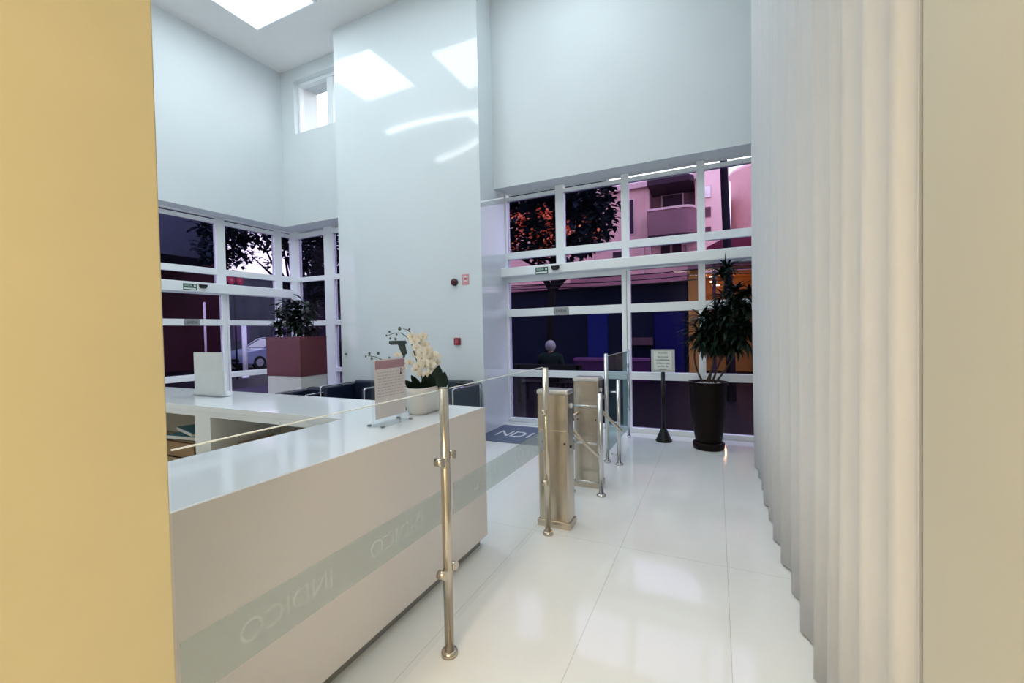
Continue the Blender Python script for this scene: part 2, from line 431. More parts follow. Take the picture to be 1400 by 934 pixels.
dk('back_lining', MB().box(-5.5, -3.6, 2.505, 2.53, .1, .865).box(-3.405, -1.5, 2.505, 2.53, .1, .865), mat('beige_lining', (.50, .47, .40), .6))
wood = mat('light_oak_laminate', (.42, .30, .17), .45, var=.15, scale=5, stretch=(1, 12, 1))
dk('shelf', MB().box(-5.5, -3.6, 1.945, 2.505, .48, .505), wood)
dk('shelf', MB().box(-3.405, -2.06, 1.945, 2.505, .48, .505), wood)
dk('writing_surface', MB().box(-5.5, -2.05, 1.45, 1.93, .40, .43), wood)

# folders and boxes on the shelves
teal = mat('teal_card', (.008, .16, .22), .45)
paper = mat('white_paper', (.78, .78, .76), .8)
card = mat('brown_cardboard', (.33, .21, .11), .8, var=.12)
def folder(x, y, z, rz, m, label):
    t = thing('folder', label, 'folder', (x, y, z), rz, None)
    MB().box(-.22, .22, -.16, .16, .002, .006).box(-.22, .22, -.16, .16, .03, .034).box(-.22, .22, .155, .16, .002, .034).build('cover', m, t)
    MB().box(-.21, .21, -.165, .15, .0065, .0295).build('sheets', paper, t)
t = thing('storage_box', 'open brown cardboard box under the teal folder in the desk', 'box', (-3.92, 2.16, .506))
MB().box(-.27, .27, -.2, .2, 0, .01).box(-.27, .27, -.2, -.19, 0, .13).box(-.27, .27, .19, .2, 0, .13).box(-.27, -.26, -.2, .2, 0, .13).box(.26, .27, -.2, .2, 0, .13).box(-.27, .27, -.2, .2, .125, .13).build('carton', card, t)
folder(-3.87, 2.16, .637, .12, teal, 'teal folder of papers lying on the brown box in the desk')
folder(-3.90, 2.20, .672, -.25, teal, 'teal folder of papers lying topmost in the pile inside the desk')
for i, (x, y, sx, sy, sz, l) in enumerate(((-3.05, 2.16, .17, .14, .17, 'taller plain cardboard box on the desk shelf beside the divider'), (-2.70, 2.12, .13, .12, .11, 'small cardboard box on the desk shelf beside the inner corner'))):
    t = thing('cardboard_box', l, 'box', (x, y, .506), .1 * i)
    MB().box(-sx, sx, -sy, sy, 0, sz, .003).build('carton', card, t)
    MB().box(-sx * .15, sx * .15, -sy - .001, sy + .001, sz - .02, sz + .001).build('tape', mat('packing_tape', (.5, .42, .3), .3), t)

# sign seen from behind on the return of the desk
t = thing('display_board', 'blank white board standing upright on the far return of the desk', 'sign', (-4.0, 2.28, Z1), 0)
MB().box(-.205, .205, -.006, .006, .012, .382, .002).build('board', mat('board_white', (.68, .71, .73), .4), t)
MB().box(-.20, .20, -.03, .07, 0, .012, .003).build('base', ACRYL, t)
MB().tube([(.212, .012, .012), (.212, .012, .2)], .006, 10).build('edge_clip', FRAME, t)

# acrylic notice holder
t = thing('notice_holder', 'clear acrylic stand with pink headed notice beside the white orchid', 'sign', (-1.697, 1.94, Z1))
MB().box(-.006, .006, -.14, .14, .0, .378, .001).build('acrylic_panel', ACRYL, t)
MB().box(-.05, .06, -.13, .13, -.0, .004, .001).build('acrylic_base', ACRYL, t)
sh = MB().box(.0065, .0075, -.125, .128, .04, .368).build('paper_sheet', mat('notice_paper', (.68, .63, .63), .6), t)
MB().box(.0076, .0082, -.12, .124, .315, .362).build('pink_header', mat('notice_pink', (.40, .235, .285), .6), sh)
random.seed(4)
lt = MB()
for k in range(9):
    y = -.105
    while y < .10:
        wd = random.uniform(.012, .035)
        lt.box(.0076, .008, y, min(y + wd, .112), .292 - k * .0165, .2965 - k * .0165); y += wd + .008
for y0, y1, z in ((-.11, -.06, .125), (.03, .1, .122)): lt.box(.0076, .008, y0, y1, z, z + .004)
lt.build('lettering', mat('notice_grey_text', (.48, .42, .43), .7), sh)
ic = MB().box(.0076, .0083, .088, .094, .276, .296).ball((.0078, .091, .303), .006, .1, 1, 1).prism([(.082, .272), (.1, .272), (.094, .29), (.088, .29)], .0076, .0083, 'x')
ic.build('icon', mat('notice_dark_icon', (.04, .03, .035), .6), sh)
for (x, y) in ((.05, -.12), (.05, .12), (-.045, -.12), (-.045, .12)):
    MB().cyl(x, y, .004, .012, .012, 14).build('clip_foot', mat('grey_clip', (.30, .33, .35), .3), t)

# scanner on a slim stand
t = thing('handheld_scanner', 'dark grey pistol-shaped scanner on a stand between notice and orchid', 'scanner', (-1.93, 2.30, Z1), math.radians(25))
g = mat('slate_grey_plastic', (.035, .055, .065), .4)
MB().prism([(-.055, .465), (.05, .465), (.055, .445), (.035, .44), (-.04, .437), (-.056, .445)], -.022, .022, 'y', .003).build('scan_head', g, t)
MB().prism([(.0, .442), (.045, .442), (.058, .375), (.03, .365)], -.015, .015, 'y', .003).build('handle', g, t)
MB().tube([(.042, 0, .372), (.02, 0, .30), (.0, 0, .2), (0, 0, .012)], .007, 10).build('stalk', g, t)
MB().cyl(0, 0, 0, .012, .06, 24).build('base', g, t)

# white orchid in a trough pot
oc = thing('potted_orchid', 'white orchid in rounded white trough pot standing on the desk', 'potted plant', (-1.72, 2.305, Z1))
def rr(hx, hy, r, n=6):
    p = []
    for cx, cy, a0 in ((hx - r, hy - r, 0), (-hx + r, hy - r, 90), (-hx + r, -hy + r, 180), (hx - r, -hy + r, 270)):
        for k in range(n + 1):
            a = math.radians(a0 + 90 * k / n); p.append((cx + r * math.cos(a), cy + r * math.sin(a)))
    return p
b = MB(); rings = []
for hx, hy, z in ((.055, .118, 0), (.066, .128, .01), (.082, .150, .09), (.092, .164, .135), (.094, .166, .138), (.090, .162, .168), (.084, .155, .170), (.078, .148, .150), (.074, .14, .12)):
    rings.append([b.bm.verts.new((x, y, z)) for x, y in rr(hx, hy, min(hx * .75, .055))])
for a, c in zip(rings, rings[1:]):
    for k in range(len(a)):
        f = b.bm.faces.new((a[k], a[(k + 1) % len(a)], c[(k + 1) % len(a)], c[k])); f.smooth = True
b.bm.faces.new(rings[0]); b.bm.faces.new(rings[-1])
b.build('pot', mat('white_ceramic', (.70, .68, .65), .3), oc)
b = MB(); b.prism(rr(.078, .148, .05), .145, .150, 'z'); b.build('moss', mat('dark_moss', (.03, .035, .015), .9, var=.5, scale=60), oc)
RT = Vector((.904, .427, 0)); FD = Vector((-.427, .904, 0)); ZU = Vector((0, 0, 1)); FC = -FD
def ou(px, py, dn=0.0):          # plant's own plane: across, up, depth
    return RT * ((px - 572) * .00474) + ZU * (.155 + (520 - py) * .00474) + FD * dn
stem_m = mat('orchid_stem', (.055, .07, .03), .5, var=.2)
bud_m = mat('orchid_bud', (.10, .115, .085), .5)
petal_m = mat('orchid_petal', (.88, .83, .74), .5, var=.05, scale=20, sheen=.2)
lip_m = mat('orchid_lip', (.74, .62, .42), .5)
sA = [ou(570, 522), ou(567, 500), ou(560, 478), ou(555, 460), ou(549, 450), ou(541, 444), ou(531, 444), ou(523, 447)]
sB = [ou(572, 522, .03), ou(568, 502, .03), ou(560, 490, .02), ou(548, 485), ou(535, 486, -.01), ou(520, 482, -.02), ou(507, 476, -.02), ou(496, 474, -.02)]
sC = [ou(575, 522, .05), ou(577, 500, .05), ou(575, 480, .05), ou(568, 463, .05), ou(558, 452, .05), ou(548, 440, .05), ou(541, 438, .05)]
for s in (sA, sB, sC): MB().tube(s, [.0045, .004, .004, .0035, .003, .003, .0025, .002][:len(s)], 8).build('stem', stem_m, oc)
def flower(p, r, tilt, name='blossom'):
    n = (FC + RT * tilt[0] + ZU * tilt[1]).normalized(); ax = n.cross(ZU).normalized(); ay = ax.cross(n)
    b = MB(); b.smooth = True
    for k, (ang, L, W) in enumerate(((90, 1.0, .55), (215, 1.0, .5), (325, 1.0, .5), (10, 1.05, .95), (170, 1.05, .95))):
        a = math.radians(ang); d = ax * math.cos(a) + ay * math.sin(a); sd = n.cross(d)
        prev = None
        for i in range(6):
            t = i / 5; ww = W * r * math.sin(PI * (.08 + .9 * t)) ** .75
            c = p + d * (L * r * t) + n * (.25 * r * math.sin(PI * t * .8)) + n * (.05 * r if k > 2 else 0)
            row = [b.bm.verts.new(c - sd * ww / 2 - n * .06 * r), b.bm.verts.new(c), b.bm.verts.new(c + sd * ww / 2 - n * .06 * r)]
            if prev:
                for q in range(2):
                    f = b.bm.faces.new((prev[q], prev[q + 1], row[q + 1], row[q])); f.smooth = True
            prev = row
    o = b.build(name, petal_m, oc)
    MB().ball(p + n * .22 * r - ay * .12 * r, .17 * r, 1, 1, 1.3).build('lip', lip_m, o)
random.seed(11)
for px, py, dn, r in ((556, 449, 0, .036), (560, 455, -.03, .036), (570, 449, .02, .034), (578, 467, -.03, .038), (584, 474, -.02, .038), (575, 484, -.05, .04), (583, 488, -.03, .038), (566, 488, -.05, .038), (588, 478, .01, .034), (579, 500, -.04, .036), (571, 470, -.05, .038), (566, 453, .03, .038), (573, 460, .01, .038), (563, 464, -.02, .036), (576, 472, .02, .04), (582, 480, 0, .038), (570, 478, -.03, .04), (573, 489, .0, .04), (580, 494, .02, .036), (561, 494, -.02, .034), (587, 486, .03, .034), (559, 474, .03, .034), (568, 500, -.03, .034), (577, 504, -.02, .032), (536, 474, -.01, .026), (546, 490, -.02, .026), (552, 484, -.02, .028)):
    flower(ou(px, py, dn), r, (random.uniform(-.5, .5), random.uniform(-.3, .3)))
for px, py, r in ((493, 475, .006), (498, 471, .008), (501, 478, .008), (510, 471, .009), (513, 480, .006), (525, 477, .006), (522, 447, .006), (526, 442, .007), (527, 451, .007), (534, 452, .008), (540, 438, .011), (553, 439, .006), (536, 446, .005)):
    MB().ball(ou(px, py, -.02), r, 1, 1, 1.25).build('bud', bud_m, oc)
for (px, py, dx, dz, L, w, dr) in ((588, 523, .12, 1.0, .185, .085, .35), (592, 523, .30, .9, .135, .085, .1), (582, 523, .0, 1.0, .12, .06, .3), (566, 524, -.25, .95, .13, .05, .4), (560, 524, -.5, .9, .11, .05, .5), (572, 524, .1, .95, .12, .05, .3), (556, 524, -.8, .55, .09, .045, .9)):
    b = MB(); b.smooth = True
    b.leaf(ou(px, py, -.02), RT * dx + ZU * dz + FC * .25, L, w, dr, 6, .12, FC).build('leaf', LEAF, oc)

# ================================================================== GLASS BARRIER
def post(name, label, x, y, h, r, clamps, cat='post', group=None, steel=None):
    steel = steel or STEEL
    t = thing(name, label, cat, (x, y, 0), 0, group)
    MB().cyl(0, 0, .012, h - .004, r, 28).cyl(0, 0, h - .004, h, r * .93, 28).build('tube', steel, t)
    MB().lathe([(r * 1.75, 0), (r * 1.75, .014), (r * 1.55, .022), (r * 1.1, .024)], seg=28).build('floor_flange', steel, t)
    for (dy, z) in clamps:
        b = MB().box(-.012, .012, min(dy, dy * .25), max(dy, dy * .25), z - .016, z + .016, .004)
        b.tube([(-.018, dy * .8, z), (.02, dy * .8, z)], .019, 18)
        b.build('glass_clamp', steel, t)
    return t
GX = -1.105
post('barrier_post', 'stainless steel post closest to the desk with glass on both sides', GX, 1.615, 1.21, .0215, [(-.055, .885), (.055, .90), (.055, .385), (-.055, .385)])
post('barrier_post', 'stainless steel post in front of the nearer turnstile cabinet', GX, 2.884, 1.195, .0215, [(-.055, .885), (-.055, .385)])
def pane(label, y0, y1, m, z0=.12, z1=1.2, x=GX, band=True):
    t = thing('glass_barrier', label, 'glass panel', (x, (y0 + y1) / 2, 0)); h = (y1 - y0) / 2
    MB().box(-.005, .005, -h, h, z0, z1).build('glass_sheet', m, t)
    MB().box(-.0035, .0035, -h, h, z1, z1 + .003).build('top_edge', mat('polished_glass_edge', (.86, .90, .88), .3), t)
    if band:
        fb = MB().box(.006, .0065, -h, h, .62, .765).build('frosted_band', FROST, t)
        text('lettering', 'ÍNDICO', .085, ETCH, fb, (.0068, h * .45, .69), (PI / 2, 0, -PI / 2), .0003)
        if h > .5: text('lettering', 'ÍNDICO', .085, ETCH, fb, (.0068, -h * .45, .69), (PI / 2, 0, -PI / 2), .0003)
    return t
pane('clear glass barrier sheet in front of the desk beside the yellow pillar', .545, 1.566, BARRIER)
pane('clear glass barrier sheet with frosted lettered band beside the nearer turnstile', 1.664, 2.835, BARRIER)

# ================================================================== TURNSTILES
def turnstile(label, y, dy):
    t = thing('turnstile', label, 'turnstile', (-1.10, y, 0), 0, 'turnstile cabinets')
    d = dy
    MB().prism([(-.118, .01), (-.105, 0), (.105, 0), (.118, .01), (.118, d), (-.118, d)], .05, .985, 'z').build('cabinet', STEEL, t)
    MB().prism([(-.128, -.012), (.128, -.012), (.128, d + .012), (-.128, d + .012)], 0, .05, 'z', .004).build('base_skirt', STEEL, t)
    MB().prism([(-.122, -.008), (.122, -.008), (.122, d + .006), (-.122, d + .006)], .985, 1.022, 'z', .012).build('top_cap', mat('satin_light_steel', (.78, .77, .74), .3, metal=1.0), t)
    MB().box(-.104, .104, -.004, .002, .718, .726).build('seam_strip', mat('pale_steel_strip', (.80, .72, .58), .35, metal=1.0), t)
    MB().tube([(.119, d * .45, .60), (.125, d * .45, .60)], .011, 16).build('lock', BLACK, t)
    for x in (-.08, .09): MB().tube([(x, -.006, .63), (x, .002, .63)], .007, 12).build('screw_cap', BLACK, t)
    hub = MB().tube([(0, d - .01, .76), (0, d + .05, .745)], [.055, .05], 24).tube([(0, d + .05, .745), (0, d + .11, .735)], [.042, .03], 24).build('hub', CHROME, t)
    c = Vector((.02, d + .085, .74))
    for v in (Vector((.0, .40, .015)), Vector((.215, .20, -.30)), Vector((-.215, .20, -.30))):
        MB().tube([c, c + v * .98, c + v], [.0155, .0155, .010], 16).build('arm', STEEL, t)
    MB().tube([(.119, d * .55, .90), (.128, d * .55, .90)], .018, 18).build('indicator', FRAME, t)
    return t
turnstile('stainless turnstile cabinet standing closest to the glass barrier post', 3.0, .135)
turnstile('stainless turnstile cabinet standing beyond the first one, closer to the doors', 3.9, .165)
def guard(label, y, x0, x1, h, second=True):
    t = thing('guard_rail', label, 'guard rail', (0, y, 0))
    for x, hh in ((x1, h), (x0, h)) if second else ((x1, h),):
        MB().cyl(x, 0, .01, hh - .003, .0215, 24).cyl(x, 0, hh - .003, hh, .019, 24).build('post', SATIN, t)
        MB().lathe([(.042, 0), (.042, .012), (.03, .022), (.023, .024)], x, 0, 24).build('floor_flange', SATIN, t)
    for z in (.785, .455, .11):
        MB().tube([(x0, 0, z), (x1, 0, z)], .0095, 12).build('rail', SATIN, t)
guard('stainless guard rail with three bars between the two turnstiles', 3.74, -1.205, -.928, .905)
guard('stainless guard rail with three bars beside the teal glass panel', 4.69, -1.045, -.962, .92, False)
post('barrier_post', 'tall stainless post holding the front edge of the teal glass', -1.10, 4.735, 1.20, .0215, [(.055, .985), (.055, .385)], steel=SATIN)
post('barrier_post', 'thin dark-looking steel post holding the teal glass beside the doors', -1.085, 5.96, 1.19, .018, [(-.055, .985), (-.055, .385)], steel=CHROME)
pane('teal tinted glass panel between two steel posts by the glass doors', 4.785, 5.91, TEAL, .12, 1.17, -1.09, False)

# ================================================================== THINGS ON THE FLOOR
mt = thing('door_mat', 'blue-grey door mat with white letters before the sliding door', 'mat', (-2.3, 5.56, 0))
MB().box(-.72, .72, -.47, .50, 0, .008, .002).build('pile', mat('blue_grey_mat', (.105, .135, .215), .95, var=.1, scale=60, bump=.2), mt)
wl = mat('white_mat_letters', (.66, .68, .72), .9)
for ch, x in (('N', -.46), ('D', -.24), ('I', -.065), ('C', .14), ('O', .45)):
    text('lettering', ch, .42, wl, mt, (x, -.03, .0085), (0, 0, 0), .0006, xscale=.72)

ss = thing('sign_stand', 'black post with cone base holding a small white notice board', 'sign', (-.632, 5.90, 0))
MB().lathe([(.100, 0), (.105, .012), (.088, .04), (.04, .155), (.028, .165)], seg=28).build('cone_base', BLACK, ss)
MB().cyl(0, 0, .16, .90, .024, 20).build('post', BLACK, ss)
bd = MB().box(-.145, .145, -.008, .008, .897, 1.192, .003).build('board', mat('grey_board_frame', (.50, .51, .52), .4), ss)
MB().box(-.112, .108, -.010, -.0085, .93, 1.17).build('paper_sheet', mat('notice_white', (.74, .78, .76), .6), bd)
ink = mat('black_ink', (.02, .02, .02), .7); olive = mat('olive_ink', (.18, .20, .08), .7)
for k, (s, m) in enumerate((('Atenção', olive), ('Senhores', ink), ('condôminos', ink), ('utilizem seu', ink), ('cartão de', ink), ('acesso', ink))):
    text('lettering', s, .036, m, bd, (0, -.0108, 1.148 - k * .04 - (.012 if k else 0)), FACE_CAM_Y, .0004, xscale=.95)

pl = thing('potted_dracaena', 'tall dark brown floor planter with bushy dark green dracaena', 'potted plant', (-.10, 5.74, 0))
MB().lathe([(.165, 0), (.175, .01), (.180, .07), (.165, .085)], seg=40).build('saucer', DARKBROWN, pl)
MB().lathe([(.135, .05), (.145, .09), (.165, .20), (.19, .42), (.205, .62), (.21, .76), (.222, .785), (.226, .80), (.222, .812), (.205, .812), (.198, .79), (.19, .74)], seg=44).build('pot', DARKBROWN, pl)
MB().lathe([(.196, .775), (.15, .79), (.05, .795)], seg=30).build('pebbles', mat('white_pebbles', (.62, .60, .56), .8, var=.4, scale=90, bump=.6), pl)
random.seed(7)
trunks = []
for k, (x1, y1, h, bend) in enumerate(((-.07, -.02, 1.42, -.09), (.12, .04, 1.55, .09), (.20, -.05, 2.12, .04), (.26, .03, 1.62, .05), (.36, -.02, 1.45, .12))):
    x0, y0 = (-.05 + .03 * k, .02 * (k % 2))
    pts = [(x0, y0, .78)]
    for i in range(1, 7):
        q = i / 6; pts.append((x0 + (x1 - x0) * q + bend * math.sin(PI * q) * (.5 if k else 1), y0 + (y1 - y0) * q + .03 * math.sin(5 * q), .78 + (h - .78) * q))
    MB().tube(pts, [.013 - .0015 * (i / 1.5) for i in range(7)], 10).build('trunk', STEM, pl)
    trunks.append(pts)
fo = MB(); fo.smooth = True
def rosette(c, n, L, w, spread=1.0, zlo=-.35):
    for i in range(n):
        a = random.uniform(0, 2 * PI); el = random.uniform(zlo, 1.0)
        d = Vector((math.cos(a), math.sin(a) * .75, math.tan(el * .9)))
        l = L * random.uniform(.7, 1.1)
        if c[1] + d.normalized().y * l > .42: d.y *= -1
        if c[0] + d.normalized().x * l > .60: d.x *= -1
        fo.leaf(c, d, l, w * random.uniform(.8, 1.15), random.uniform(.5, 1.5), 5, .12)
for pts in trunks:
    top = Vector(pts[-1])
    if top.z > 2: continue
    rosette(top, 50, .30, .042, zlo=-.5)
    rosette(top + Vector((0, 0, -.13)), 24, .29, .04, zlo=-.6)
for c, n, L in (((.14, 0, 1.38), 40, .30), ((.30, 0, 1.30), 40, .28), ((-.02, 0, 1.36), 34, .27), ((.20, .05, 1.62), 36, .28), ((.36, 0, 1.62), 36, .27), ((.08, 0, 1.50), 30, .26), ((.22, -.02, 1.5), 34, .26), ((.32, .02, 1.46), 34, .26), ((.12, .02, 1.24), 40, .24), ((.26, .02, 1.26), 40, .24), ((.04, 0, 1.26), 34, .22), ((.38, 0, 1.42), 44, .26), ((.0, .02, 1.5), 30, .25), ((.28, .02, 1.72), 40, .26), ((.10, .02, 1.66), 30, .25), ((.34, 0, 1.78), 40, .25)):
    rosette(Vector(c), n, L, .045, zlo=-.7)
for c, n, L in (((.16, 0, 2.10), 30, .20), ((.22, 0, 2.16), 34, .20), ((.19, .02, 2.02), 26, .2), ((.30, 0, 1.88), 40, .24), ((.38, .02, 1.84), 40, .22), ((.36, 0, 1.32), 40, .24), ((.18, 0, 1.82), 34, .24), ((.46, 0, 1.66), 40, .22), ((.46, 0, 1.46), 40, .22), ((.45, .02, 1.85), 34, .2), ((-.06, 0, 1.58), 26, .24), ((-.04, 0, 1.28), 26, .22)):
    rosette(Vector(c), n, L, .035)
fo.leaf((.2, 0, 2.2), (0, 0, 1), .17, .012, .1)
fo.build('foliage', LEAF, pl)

rp = thing('square_planter', 'square red planter on a white plinth with leafy green plant', 'potted plant', (-6.58, 5.2, 0))
red = mat('dark_red_lacquer', (.115, .020, .030), .35)
b = MB().box(-.42, .42, -.27, .27, .79, 1.40, .005).box(-.42, .42, -.27, -.25, 1.40, 1.45).box(-.42, .42, .25, .27, 1.40, 1.45).box(-.42, -.40, -.25, .25, 1.40, 1.45).box(.40, .42, -.25, .25, 1.40, 1.45)
b.build('planter_box', red, rp)
MB().box(-.41, .41, -.26, .26, 0, .79, .004).build('plinth', mat('planter_plinth_white', (.60, .60, .59), .4), rp)
MB().box(-.40, .40, -.25, .25, 1.40, 1.425).build('soil', mat('dark_soil', (.02, .014, .01), .95, var=.4, scale=50, bump=.5), rp)
random.seed(21)
fo = MB(); fo.smooth = True
for k in range(15):
    x, y = random.uniform(-.34, .34), random.uniform(-.16, .16); h = random.uniform(.28, .72) * (1.15 - abs(x))
    tip = (x * 1.15 + random.uniform(-.1, .1), y + random.uniform(-.05, .05), 1.42 + h)
    MB().tube([(x, y, 1.41), ((x + tip[0]) / 2 + .02, y, 1.42 + h / 2), tip], [.009, .007, .004], 8).build('stem', STEM, rp)
    for j in range(46):
        q = random.uniform(.15, 1.05); a = random.uniform(0, 2 * PI)
        c = Vector((x + (tip[0] - x) * q, y + (tip[1] - y) * q, 1.42 + h * q))
        fo.leaf(c, (math.cos(a), math.sin(a), random.uniform(-.2, .8)), random.uniform(.10, .20), random.uniform(.04, .07), random.uniform(.5, 1.4), 4, .1)
fo.build('foliage', LEAF, rp)

# seats along the white panel
def armchair(label, x, y, wd, dp, h, rz=0, LEATHER=LEATHER):
    t = thing('armchair', label, 'armchair', (x, y, 0), rz, 'dark lounge chairs')
    w2, d2 = wd / 2, dp / 2
    MB().box(-w2 + .09, w2 - .09, -d2 + .03, d2 - .14, .20, .42, .03).build('seat_cushion', LEATHER, t)
    MB().box(-w2 + .09, w2 - .09, d2 - .15, d2 - .02, .30, h, .03).build('back_cushion', LEATHER, t)
    for s in (-1, 1):
        MB().box(min(s * (w2 - .09), s * (w2 - .01)), max(s * (w2 - .09), s * (w2 - .01)), -d2 + .03, d2 - .02, .2, h - .05, .02).build('arm_cushion', LEATHER, t)
        MB().tube([(s * w2, -d2, 0), (s * w2, -d2, h - .06), (s * w2, -d2 + .02, h - .04), (s * w2, d2 - .02, h - .04), (s * w2, d2, h - .06), (s * w2, d2, 0)], .0125, 12).build('frame_tube', CHROME, t)
        MB().tube([(s * w2, -d2, .19), (s * w2, d2, .19)], .0125, 12).build('side_rail', CHROME, t)
    MB().tube([(-w2, -d2, .19), (w2, -d2, .19)], .0125, 12).build('front_rail', CHROME, t)
    MB().tube([(-w2, d2 - .01, h - .12), (w2, d2 - .01, h - .12)], .0125, 12).build('back_rail', CHROME, t)
    return t
armchair('dark navy tubular steel armchair between notice holder and corner glazing', -4.93, 4.98, .86, .72, .735)
armchair('dark navy tubular steel armchair beside the red planter under the corner glazing', -5.76, 4.72, .68, .66, .63, 0)
armchair('dark tubular steel armchair with black bag, behind the orchid', -3.43, 5.0, .80, .74, .78, 0, mat('slate_leather', (.028, .048, .062), .35, var=.1, scale=30))
t = thing('handbag', 'flat black bag lying on the armchair behind the orchid', 'bag', (-3.09, 5.02, .756), .05)
MB().box(-.085, .085, -.11, .11, 0, .035, .012).build('pouch', BLACK, t)
MB().tube([(-.05, -.05, .034), (-.03, -.02, .05), (.03, -.02, .05), (.05, -.05, .034)], .006, 8).build('strap', BLACK, t)

# ================================================================== THINGS ON THE WALLS
redp = mat('fire_red_plastic', (.25, .008, .025), .4)
t = thing('alarm_call_point', 'small square red alarm call point low on the white panel', 'alarm', (-3.456, YP, 1.335))
MB().box(-.05, .05, -.035, 0, -.055, .05, .006).build('housing', redp, t)
MB().box(-.028, .028, -.038, -.034, -.03, .03, .002).build('glass_face', mat('call_point_face', (.45, .09, .12), .3), t)
t = thing('alarm_bell', 'round dark red alarm sounder high on the white panel', 'alarm', (-3.484, YP, 2.206))
b = MB().tube([(0, 0, 0), (0, -.03, 0), (0, -.055, 0), (0, -.065, 0)], [.055, .055, .042, .015], 24); b.build('dome', mat('dark_red_sounder', (.06, .005, .015), .35), t)
MB().tube([(0, -.064, 0), (0, -.07, 0)], .008, 10).build('light', mat('sounder_lens', (.3, .05, .06), .2), t)
t = thing('fire_notice', 'small pink and white square sign beside the round sounder', 'sign', (-3.30, YP, 2.236))
MB().box(-.06, .06, -.004, 0, -.08, .075, .001).build('plate', mat('pink_plate', (.66, .30, .34), .5), t)
MB().box(-.035, .035, -.0055, -.004, -.03, .045).build('pictogram', mat('pictogram_pale', (.75, .62, .64), .5), t)
MB().box(-.02, .02, -.0062, -.0055, -.01, .025).build('mark', mat('pictogram_red', (.48, .08, .12), .5), t)
t = thing('wall_knob', 'tiny dark round knob on the white panel above the navy armchair', 'door stop', (-5.677, YP, 1.14))
MB().tube([(0, 0, 0), (0, -.02, 0), (0, -.035, 0)], [.012, .018, .014], 16).build('knob', mat('grey_rubber', (.06, .075, .08), .6), t)

green = mat('exit_green', (.006, .075, .045), .45); signw = mat('sign_white', (.72, .80, .78), .5)
def exit_sign(loc, rz, label):
    t = thing('exit_sign', label, 'sign', loc, rz)
    MB().box(-.10, .10, -.006, 0, -.055, .05, .001).build('plate', green, t)
    MB().box(-.09, .085, -.0075, -.006, -.042, -.018).build('white_strip', signw, t)
    text('lettering', 'SAÍDA', .042, signw, t, (-.025, -.0072, .018), FACE_CAM_Y, .0006)
    MB().box(.055, .085, -.0075, -.006, .003, .035).build('arrow', signw, t)
exit_sign((-2.35, 6.07, 2.365), 0, 'small green exit sign on the door casing beyond the turnstiles')
exit_sign((lx(4.26) + .21, 4.26, 2.315), PI / 2 + ANG, 'small green exit sign on the street door casing by the pillar')
def sensor(loc, rz, label):
    t = thing('door_sensor', label, 'sensor', loc, rz)
    pts = [(-.062, .03), (.062, .03), (.055, -.01), (.035, -.032), (-.035, -.032), (-.055, -.01)]
    MB().prism(pts, -.05, 0, 'y', .006).build('housing', BLACK, t)
    MB().box(-.03, .03, -.052, -.05, -.02, .0).build('lens', mat('sensor_lens', (.03, .035, .04), .1), t)
sensor((-2.13, 6.07, 2.385), 0, 'half-round black motion sensor on the door casing beyond the turnstiles')
sensor((lx(4.45) + .21, 4.45, 2.335), PI / 2 + ANG, 'half-round black motion sensor on the street door casing')
def plate(loc, rz, label):
    t = thing('door_plate', label, 'sign', loc, rz)
    b = MB(); b.prism([(x, z) for x, z in rr(.12, .056, .028)], -.006, 0, 'y'); b.build('plate', mat('satin_grey_plate', (.36, .38, .39), .4, metal=.3), t)
    text('lettering', 'SAÍDA', .062, ink, t, (0, -.0068, -.004), FACE_CAM_Y, .0006)
plate((-2.12, 6.255, 1.76), 0, 'grey exit plate on the rail of the sliding door')
plate((lx(4.36) + .04, 4.36, 1.73), PI / 2 + ANG, 'grey exit plate on the rail of the street door')

# ================================================================== CURTAIN
ridges = [5.6, 5.35, 5.08, 4.75, 4.4, 4.03, 3.72, 3.38, 3.05, 2.72, 2.40, 2.10, 1.84, 1.62, 1.40, 1.20]
def curt_x(y):
    if y < 1.12: return .345 + .025 * math.sin((1.12 - y) * 4.2)
    if y > ridges[0]: return .36 + .02 * math.sin((y - ridges[0]) * 20)
    for a, b in zip(ridges, ridges[1:] + [1.12]):
        if b <= y <= a:
            t = (a - y) / (a - b) if a > b else 0
            amp = .055 if a < 4.5 else .04
            return .343 + amp * (math.sin(PI * t) ** .8) + .006 * math.sin(y * 7.3)
    return .35
bm = bmesh.new(); N = 520; prev = None
y0c, y1c = 1.13, 5.22
for i in range(N + 1):
    y = y0c + (y1c - y0c) * i / N; x = curt_x(y)
    row = []
    for k in range(9):
        z = .012 + (TOP - .05 - .012) * (k / 8)
        row.append(bm.verts.new((x + .008 * math.sin(3 * y + k * .8), y + .006 * math.sin(k * 1.3 + 5 * y), z)))
    if prev:
        for k in range(8):
            f = bm.faces.new((prev[k], row[k], row[k + 1], prev[k + 1])); f.smooth = True
    prev = row
cu = thing('curtain', 'floor-length white pleated curtain along the whole side wall', 'curtain', (0, 0, 0))
me = bpy.data.meshes.new('fabric'); bm.to_mesh(me); bm.free()
me.materials.append(mat('white_curtain_fabric', (.615, .62, .635), .9, var=.02, scale=60, stretch=(1, 1, .2), sheen=.3))
o = bpy.data.objects.new('fabric', me); COL.objects.link(o); o.parent = cu
so = o.modifiers.new('thick', 'SOLIDIFY'); so.thickness = .003
MB().box(.34, .42, 1.13, 5.22, TOP - .05, TOP).build('curtain_track', FRAME, cu)

